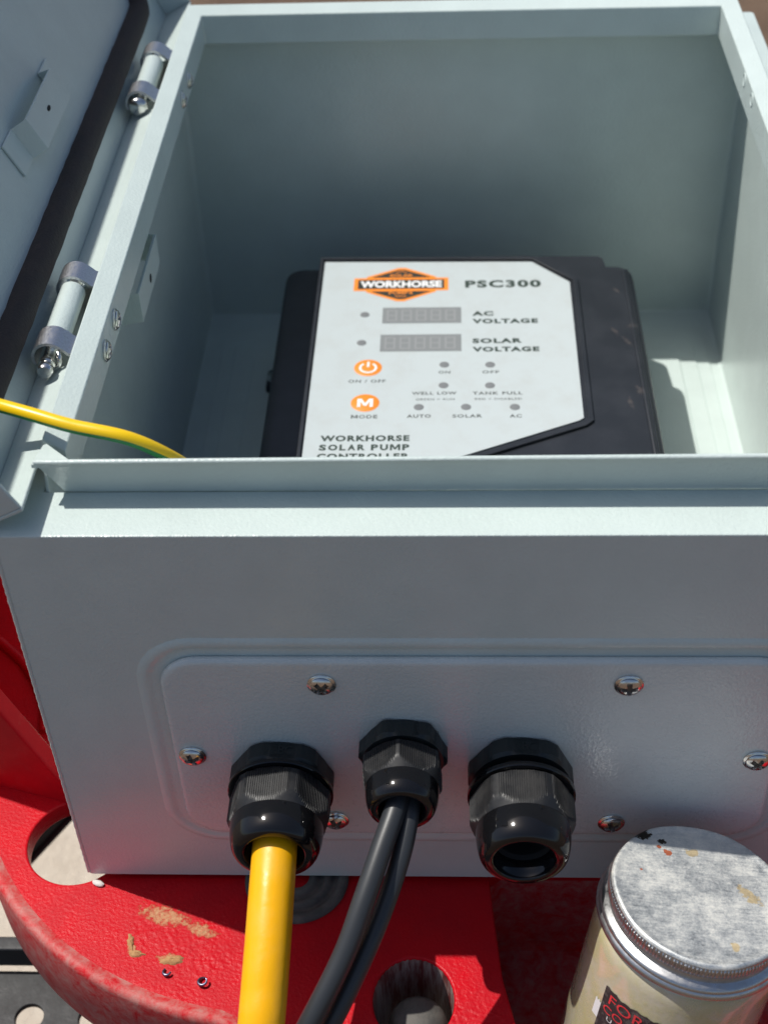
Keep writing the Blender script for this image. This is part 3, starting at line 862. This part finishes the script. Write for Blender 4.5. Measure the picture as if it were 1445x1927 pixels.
# mounting ears with bolts
for sx, x in ((-1, 57), (1, 241.5)):
    for y in (330, 140):
        bm = bmesh.new(); slab(bm, min(x, x + sx * 18), y, max(x, x + sx * 18), y + 18, -9.5, -5, 3, .6)
        finish('mounting_ear', bm, HOUSING, ctl)
    for y in (339, 149): put_screw(ctl, (x + sx * 12, y, -5), (0, 0, 1), .4, 1.25, 'mounting_screw')
# label
lab_out = [(76.4, 167), (76.8, 348.9), (189.3, 347.0), (208.4, 326.5), (207.3, 209.0), (205.0, 207.0), (150, 181), (121, 167)]
me = curve2d('face_label', [lab_out], ZT - .5, ZT, 0)
lab = link('face_label', me, LABEL, ctl)
ZL = ZT
def sub(name, bm, mats): return finish(name, bm, mats, lab)
def flat(z): return lambda u, v: (u, v, z)
# badge
bm = bmesh.new(); z1, z2, z3 = ZL + .04, ZL + .08, ZL + .12
cxl, cyl = 118.8, 325.8
def P(pts, z, mi):
    poly(bm, [(cxl + a, cyl + b_, z) for a, b_ in pts], mi)
P([(-18.5, 5.2), (18.5, 5.2), (18.5, 7.4), (2.2, 16.2), (-1.6, 16.2), (-18.5, 7.4)], z1, 0)
P([(-18.5, -5.2), (-18.5, -7.4), (-2, -16.4), (2, -16.4), (18.5, -7.4), (18.5, -5.2)], z1, 0)
P([(-25.2, -6.2), (25.2, -6.2), (25.2, 6.2), (-25.2, 6.2)], z1 + .01, 0)
P([(-15.6, 6.6), (15.6, 6.6), (15.6, 7.0), (1.6, 14.2), (-1.4, 14.2), (-15.6, 7.0)], z2, 1)
P([(-15.6, -6.8), (-15.6, -7.2), (-1.6, -14.4), (1.6, -14.4), (15.6, -7.2), (15.6, -6.8)], z2, 1)
P([(-23.0, -4.4), (23.0, -4.4), (23.0, 4.4), (-23.0, 4.4)], z2, 1)
put_text(bm, 'WORKHORSE', cxl, cyl - 3.3, 43.5, 6.6, flat(z3), 2, .045, 'C')
put_text(bm, 'SOLAR', cxl, cyl + 7.3, 12.5, 2.6, flat(z3), 0, .02, 'C')
put_text(bm, 'PUMPS', cxl, cyl - 9.8, 12.5, 2.6, flat(z3), 0, .02, 'C')
P([(-3, 10.9), (0, 12.8), (3, 10.9), (3, 11.4), (0, 13.4), (-3, 11.4)], z3, 0)
P([(-3.4, -11.4), (3.4, -11.4), (2.6, -12.0), (-2.6, -12.0)], z3, 0)
sub('logo_badge', bm, [ORANGE, LOGO_BLACK, WHITE_INK])
# lettering
def letters(s, x, y, w_, h_, mat=INK, bold=.035, align='C', nm='lettering'):
    bm = bmesh.new(); put_text(bm, s, x, y - h_ / 2, w_, h_, flat(ZL + .05), 0, bold * 1.15, align, 1.18); sub(nm, bm, mat)
letters('PSC300', 173.0, 325.3, 40.2, 7.2, INK, .04)
letters('AC', 156.2, 297.2, 11.0, 4.2, INK, .045, 'L'); letters('VOLTAGE', 156.2, 290.2, 33.6, 4.2, INK, .045, 'L')
letters('SOLAR', 156.0, 272.6, 25.0, 4.2, INK, .045, 'L'); letters('VOLTAGE', 155.9, 265.2, 33.4, 4.2, INK, .045, 'L')
letters('ON / OFF', 104.0, 239.0, 18.2, 2.5, INK_GREY, .02); letters('MODE', 103.8, 210.7, 12.6, 2.7, INK_GREY, .02)
letters('ON', 141.8, 246.0, 5.8, 2.4, INK_GREY, .02); letters('OFF', 164.5, 245.9, 8.2, 2.4, INK_GREY, .02)
letters('WELL LOW', 136.9, 228.9, 21.6, 2.5, INK_GREY, .025); letters('TANK FULL', 167.4, 228.6, 24.0, 2.5, INK_GREY, .025)
letters('GREEN = RUN', 137.4, 224.0, 18.6, 1.6, INK_GREY, .01); letters('RED = DISABLED', 167.6, 224.0, 22.4, 1.6, INK_GREY, .01)
letters('AUTO', 129.7, 210.9, 11.4, 2.6, INK_GREY, .025); letters('SOLAR', 152.6, 210.8, 14.0, 2.6, INK_GREY, .025); letters('AC', 175.4, 210.6, 5.8, 2.6, INK_GREY, .025)
letters('WORKHORSE', 84.0, 194.3, 41.6, 4.4, INK, .04, 'L'); letters('SOLAR PUMP', 83.8, 187.6, 41.8, 4.4, INK, .04, 'L'); letters('CONTROLLER', 83.2, 181.0, 42.6, 4.4, INK, .04, 'L')
# displays with ghost digits
def display(x0, y0, x1, y1):
    bm = bmesh.new(); poly(bm, [(x0, y0, ZL + .04), (x1, y0, ZL + .04), (x1, y1, ZL + .04), (x0, y1, ZL + .04)], 0)
    n = 5; wd = (x1 - x0 - 3) / n; z = ZL + .08
    for i in range(n):
        a = x0 + 2.2 + i * wd; b_ = a + wd * .72; c0 = y0 + 2.2; c1 = y1 - 2.2; cm = (c0 + c1) / 2; t = .95
        segs = [(a, c1 - t, b_, c1), (a, cm - t / 2, b_, cm + t / 2), (a, c0, b_, c0 + t), (a, c0 + t, a + t, cm - t / 2), (b_ - t, c0 + t, b_, cm - t / 2), (a, cm + t / 2, a + t, c1 - t), (b_ - t, cm + t / 2, b_, c1 - t)]
        for (p0, q0, p1, q1) in segs: poly(bm, [(p0, q0, z), (p1, q0, z), (p1, q1, z), (p0, q1, z)], 1)
    sub('display_window', bm, [LCD, LCD2])
display(109.8, 288.8, 150.6, 303.4); display(109.4, 263.8, 150.4, 278.7)
for (x, y) in ((100.6, 297.1), (100.0, 271.7), (141.8, 252.3), (164.4, 252.0), (141.4, 235.2), (163.9, 234.9), (129.6, 217.9), (152.1, 217.8), (175.3, 217.5)):
    bm = bmesh.new(); lathe(bm, [(2.45, 0), (2.35, .12), (1.2, .3), (.01, .36)], 24, lambda X, Y, Z, x=x, y=y: (x + X, y + Y, ZL + .03 + Z)); sub('indicator_light', bm, LED)
for (x, y, kind) in ((104.1, 250.1, 'p'), (103.8, 221.5, 'm')):
    bm = bmesh.new()
    lathe(bm, [(6.9, 0), (6.8, .06), (.01, .06)], 48, lambda X, Y, Z: (x + X, y + Y, ZL + .03 + Z), mat=0)
    z = ZL + .14
    if kind == 'm': put_text(bm, 'M', x, y - 3.2, 7.6, 6.4, flat(z), 1, .02, 'C')
    else:
        n = 30
        for i in range(n):
            a0 = math.radians(125 + 290 * i / n); a1_ = math.radians(125 + 290 * (i + 1) / n)
            poly(bm, [(x + r * math.cos(a), y + r * math.sin(a), z) for r, a in ((3.3, a0), (4.5, a0), (4.5, a1_), (3.3, a1_))], 1)
        poly(bm, [(x - .6, y + .6, z), (x + .6, y + .6, z), (x + .6, y + 5.0, z), (x - .6, y + 5.0, z)], 1)
    sub('button', bm, [ORANGE, WHITE_INK])

# the controller is drawn on a 414 mm pitch; bring it to its real size and height above the floor
KC = 402.2 / 414.2; OC = Vector((142.956, -323.267, 480.2))
def remap(q): return OC + (Vector(q) - OC) * KC
done = set()
def walk(o):
    for ch in o.children:
        if ch.data is SM:
            ch.location = remap(ch.location / K) * K; ch.scale = ch.scale * KC
        elif ch.type == 'MESH' and ch.data.name not in done:
            done.add(ch.data.name)
            for v in ch.data.vertices: v.co = remap(v.co / K) * K
        walk(ch)
bpy.context.view_layer.update(); walk(ctl)

# ------------------------------------------------------------------ cables
bm = bmesh.new()
tube(bm, spline([(83.5, -14, 70.3), (83.4, -30, 70.8), (83.3, -46, 67.2), (83.0, -62, 61.2), (82.4, -78, 53.5), (81.5, -92, 44), (80, -106, 20), (77, -114, -30), (70, -125, -120)], 14), 7.75, 40)
tag(finish('yellow_cable', bm, CABLE_YELLOW, None, sharp=80), 'thick bright yellow cable coming out of the left gland', 'cable')
bm = bmesh.new()
tube(bm, spline([(126, -14, 87.6), (125.9, -28, 87.2), (120.6, -44, 81.2), (114.8, -59, 72.8), (108.5, -72, 61.9), (97.3, -87, 45.7), (84, -98, 22), (62, -108, -30), (30, -125, -120)], 14), 3.75, 28)
tag(finish('black_cable', bm, CABLE_BLACK, None, sharp=80), 'left and thicker black cable of the pair coming out of the middle gland', 'cable', 'black cables from the middle gland')
bm = bmesh.new()
tube(bm, spline([(131, -14, 84.2), (130.3, -28, 83.6), (127.7, -41, 77), (122.1, -55, 66.8), (114.9, -69, 56.4), (104.1, -84, 40.1), (90, -94, 14), (70, -104, -36), (42, -122, -120)], 14), 3.3, 28)
tag(finish('black_cable', bm, CABLE_BLACK, None, sharp=80), 'right and thinner black cable of the pair coming out of the middle gland', 'cable', 'black cables from the middle gland')
bm = bmesh.new()
pts = spline([(-45, 64, 197), (-20, 48, 203), (-2, 39.0, 205), (10, 34.0, 205), (24, 29.6, 203.5), (42, 27.5, 200), (54, 32, 188), (59, 46, 168), (63, 66, 140), (68, 90, 100), (61, 110, 50), (50, 116, 8)], 12)
WIRE0 = 0
def wire(bm, pts, r, n):
    rings = []; u = None
    for i, q in enumerate(pts):
        d = (pts[min(i + 1, len(pts) - 1)] - pts[max(i - 1, 0)]).normalized()
        u0 = Vector((0, -.66, -.75)); u = (u0 - d * u0.dot(d)).normalized()     # 'down towards the viewer' side carries the stripe
        v = d.cross(u)
        rings.append([bm.verts.new(q + (u * math.cos(2 * PI * k / n) + v * math.sin(2 * PI * k / n)) * r) for k in range(n)])
    for i in range(len(rings) - 1):
        for k in range(n):
            f = bm.faces.new((rings[i][k], rings[i][(k + 1) % n], rings[i + 1][(k + 1) % n], rings[i + 1][k]))
            f.material_index = 1 if (k >= n - 5 or k < 5) else 0
    bm.faces.new(rings[0][::-1]); bm.faces.new(rings[-1])
wire(bm, pts, 2.3, 32)
tag(finish('earth_wire', bm, [YELLOW_W, GREEN_W], None, sharp=80), 'thin yellow and green striped earth wire running over the left rim into the enclosure', 'wire')

# ------------------------------------------------------------------ jar
jar = thing('glass_jar', 'dirty glass jar with a scratched metal screw lid, leaning in front of the grey enclosure', 'jar', JC)
def JL(x, y, z): return JX * x + JY * y + JN * z
# lid materials
m, nt, b = new_mat('scratched_tin_lid'); co = coords(nt)
b.inputs['Metallic'].default_value = .75
n1 = noise(nt, co, .06, 8, .78, .15); n2 = noise(nt, co, 1.2, 6, .85, .5)
wv = N(nt, 'ShaderNodeTexNoise', Scale=.9, Detail=5, Roughness=.8, Distortion=.5)
mp = nt.nodes.new('ShaderNodeMapping'); nt.links.new(co, mp.inputs[0]); mp.inputs['Rotation'].default_value = (0, 0, .6); mp.inputs['Scale'].default_value = (.12, 1.3, 1)
nt.links.new(mp.outputs[0], wv.inputs['Vector'])
wear = math_(nt, 'ADD', math_(nt, 'MULTIPLY', n1, .54), math_(nt, 'ADD', math_(nt, 'MULTIPLY', n2, .30), math_(nt, 'MULTIPLY', wv.outputs[0], .22)))
c = ramp(nt, wear, [(.38, (.44, .47, .48)), (.50, (.58, .60, .60)), (.58, (.72, .72, .68)), (.70, (.82, .79, .70))])
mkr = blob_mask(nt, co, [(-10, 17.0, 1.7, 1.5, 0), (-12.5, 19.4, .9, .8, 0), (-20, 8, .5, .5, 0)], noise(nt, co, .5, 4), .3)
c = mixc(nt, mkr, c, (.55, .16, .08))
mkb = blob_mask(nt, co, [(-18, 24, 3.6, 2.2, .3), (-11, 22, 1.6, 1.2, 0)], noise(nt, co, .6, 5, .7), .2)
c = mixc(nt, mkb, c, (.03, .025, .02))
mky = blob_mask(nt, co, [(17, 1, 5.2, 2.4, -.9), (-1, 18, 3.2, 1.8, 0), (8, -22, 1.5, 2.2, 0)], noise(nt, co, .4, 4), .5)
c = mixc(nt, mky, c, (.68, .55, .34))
nt.links.new(c, b.inputs['Base Color'])
nt.links.new(ramp(nt, wear, [(.4, .34), (.62, .62)]), b.inputs['Roughness'])
nt.links.new(ramp(nt, wear, [(.42, .92), (.62, .35)]), b.inputs['Metallic'])
nt.links.new(bump(nt, wear, .5, .25), b.inputs['Normal'])
LID = m
bm = bmesh.new()
prof = [(.01, -.1), (10, -.1), (20, -.2), (27.2, -.2), (28.6, -.05), (29.6, .3), (30.3, .25), (30.8, -.3), (31.0, -1.0)]
rings = lathe(bm, prof, 120, JL)
# lid object coordinates follow the jar axes: build flat in its own frame
bm.free()
def jar_part(name, bm, mat, sharp=50):
    o = finish(name, bm, mat, jar, sharp=sharp)
    Mx = Matrix((JX, JY, JN)).transposed()
    o.rotation_euler = Mx.to_euler(); return o
bm = bmesh.new()
def dent(r, h, a):        # the lid edge is slightly out of round
    return r + .25 * math.sin(3 * a + .7) + .15 * math.sin(7 * a) if r > 25 else r
lathe(bm, prof, 160, rfun=dent); jar_part('lid', bm, LID)
bm = bmesh.new()
def knurl(r, h, a):
    if -5.2 < h < -1.6: return r + .38 * (1 if (a / (2 * PI) * 150) % 1 < .5 else -.2) + .25 * math.sin(3 * a + .7)
    return r + .2 * math.sin(3 * a + .7)
lathe(bm, [(30.9, -.9), (31.0, -1.5), (31.1, -1.8), (31.2, -3.2), (31.1, -5.0), (31.0, -5.4), (30.4, -5.8), (30.5, -8.4), (31.2, -8.9), (32.4, -9.2), (33.1, -10.2), (33.0, -11.4), (32.3, -12.3), (31.4, -12.4), (30.8, -11.8)], 900, rfun=knurl)
jar_part('lid_band', bm, STEEL)
bm = bmesh.new()
lathe(bm, [(31.6, -10.0), (33.4, -11.2), (34.0, -12.6), (33.6, -13.6), (32.4, -13.9)], 96); jar_part('wire_ring', bm, STEEL)
# glass body: dusty glass over a yellowish filling
m, nt, b = new_mat('dirty_glass'); co = coords(nt)
n1 = noise(nt, co, .06, 6, .7)
nt.links.new(mixc(nt, ramp(nt, n1, [(.35, 0), (.62, 1)]), (.68, .62, .50), (.58, .53, .27)), b.inputs['Base Color'])
b.inputs['Roughness'].default_value = .25
b.inputs['Coat Weight'].default_value = 1.0; b.inputs['Coat Roughness'].default_value = .06
b.inputs['Transmission Weight'].default_value = .12
nt.links.new(bump(nt, noise(nt, co, .12, 5, .6), .3, .8), b.inputs['Normal'])
nt.links.new(ramp(nt, n1, [(.4, .12), (.7, .5)]), b.inputs['Roughness'])
GLASS = m
bm = bmesh.new()
lathe(bm, [(30.2, -12.6), (30.8, -14), (31.9, -15.5), (32.7, -18), (33.0, -22), (33.0, -60), (33.0, -104), (32.2, -108.5), (30, -110.6), (26, -111.4), (.01, -111.2)], 120)
jar_part('glass_body', bm, GLASS)
# label wrapped round the jar
def wrapc(th, h, r=33.25): return (r * math.cos(th), r * math.sin(th), h)
m, nt, b = new_mat('black_paper_label'); co = coords(nt)
nt.links.new(mixc(nt, ramp(nt, noise(nt, co, .35, 6, .75), [(.5, 0), (.72, .7)]), (.035, .028, .03), (.25, .22, .2)), b.inputs['Base Color'])
b.inputs['Roughness'].default_value = .6
PAPER = m
bm = bmesh.new(); n = 40; t0, t1 = D2(-148), D2(-62); prev = None
for i in range(n + 1):
    t = t0 + (t1 - t0) * i / n; e = .35 * math.sin(i * 1.9) + .3 * math.sin(i * .7)
    cur = (bm.verts.new(wrapc(t, -31.4 + e)), bm.verts.new(wrapc(t, -82)))
    if prev: bm.faces.new((prev[0], cur[0], cur[1], prev[1]))
    prev = cur
jl = jar_part('paper_label', bm, PAPER)
def jtext(s, th0, h_, arc, ht, mat, bold=.0):
    bm = bmesh.new(); V, F = text_bm(s, bold)
    vs = [bm.verts.new(wrapc(D2(th0) + a * D2(arc), h_ + b_ * ht, 33.4)) for a, b_ in V]
    for f in F: bm.faces.new([vs[i] for i in f])
    o = finish('lettering', bm, mat, jl); return o
jtext('FOR', -143, -37.6, 25, 4.6, RED_INK); jtext('CO', -145.5, -42.6, 15, 3.6, RED_INK); jtext('U', -141, -45.5, 4, 2.0, WHITE_INK)
bm = bmesh.new(); prev = None
for i in range(11):
    t = D2(-153) + D2(5.0) * i / 10; cur = (bm.verts.new(wrapc(t, -41 + .4 * math.sin(i * 1.3))), bm.verts.new(wrapc(t, -49)))
    if prev: bm.faces.new((prev[0], cur[0], cur[1], prev[1]))
    prev = cur
o = finish('label_edge', bm, WHITE_INK, jl)

# ------------------------------------------------------------------ small things lying on the casting
def curl(x, y, r, turns, h, ang, label):
    bm = bmesh.new(); pts = []
    for i in range(28):
        t = i / 27; a = ang + t * turns * 2 * PI
        pts.append(Vector((x + r * (1 - .25 * t) * math.cos(a), y + r * (1 - .25 * t) * math.sin(a), DZ + .7 + h * t)))
    tube(bm, pts, .45, 8, rfun=lambda i: .32 + .28 * math.sin(PI * i / 27))
    tag(finish('metal_shaving', bm, SHAVING, None, sharp=70), label, 'metal shaving', 'metal shavings on the red casting')
curl(37.5, -41.5, 1.7, .62, .8, 2.2, 'small curled blue metal shaving on the red casting, the left one with the open hook')
curl(51.5, -45.5, 1.9, .9, 1.6, 1.2, 'larger twisted blue metal shaving on the red casting, the one nearer the yellow cable')
bm = bmesh.new()
bmesh.ops.create_icosphere(bm, subdivisions=3, radius=1.0)
for v in bm.verts:
    v.co = Vector((v.co.x * 2.6, v.co.y * 1.3, v.co.z * .9)) + Vector((random.uniform(-.15, .15), random.uniform(-.15, .15), random.uniform(-.1, .1)))
    v.co = Matrix.Rotation(-.35, 3, 'Z') @ v.co
tag(finish('caulk_crumb', bm, CHIP, None, (4.2, -2.9, DZ + .8), sharp=70), 'tiny white crumb at the bottom left corner of the grey enclosure', 'crumb')
def clod(x, y, sx, sy, h, ang, seed, label):
    r_ = random.Random(seed); bm = bmesh.new(); nr, na = 6, 22; amp = [r_.uniform(.72, 1.15) for _ in range(na)]
    rings = []
    for i in range(nr + 1):
        t = i / nr
        rings.append([bm.verts.new((x + math.cos(ang) * sx * t * amp[k] * math.cos(2 * PI * k / na) - math.sin(ang) * sy * t * amp[k] * math.sin(2 * PI * k / na),
                                    y + math.sin(ang) * sx * t * amp[k] * math.cos(2 * PI * k / na) + math.cos(ang) * sy * t * amp[k] * math.sin(2 * PI * k / na),
                                    DZ + h * (1 - t ** 3) + (r_.uniform(-.12, .12) if t < .95 else -.2))) for k in range(na)])
    for i in range(nr):
        for k in range(na): bm.faces.new((rings[i][k], rings[i + 1][k], rings[i + 1][(k + 1) % na], rings[i][(k + 1) % na]))
    bmesh.ops.remove_doubles(bm, verts=bm.verts, dist=.001)
    tag(finish('mud_flake', bm, MUD, None, sharp=70), label, 'dried mud', 'dried mud flakes on the red casting')
m, nt, b = new_mat('dried_mud'); co = coords(nt)
nt.links.new(mixc(nt, ramp(nt, noise(nt, co, .8, 6, .7), [(.3, 0), (.7, 1)]), (.50, .29, .13), (.34, .17, .07)), b.inputs['Base Color'])
b.inputs['Roughness'].default_value = .95; nt.links.new(bump(nt, noise(nt, co, 1.2, 6, .7), .8, .4), b.inputs['Normal']); MUD = m
clod(21.3, -28.5, 1.5, 4.2, .9, .25, 1, 'upright light brown mud flake, leftmost on the red casting')
clod(24.3, -33.5, 3.6, 1.6, .9, -.15, 2, 'flat light brown mud flake lying just below the leftmost one')
clod(38.5, -36.0, 5.2, 2.2, 1.1, .12, 3, 'jagged light brown mud flake just behind the left metal shaving')
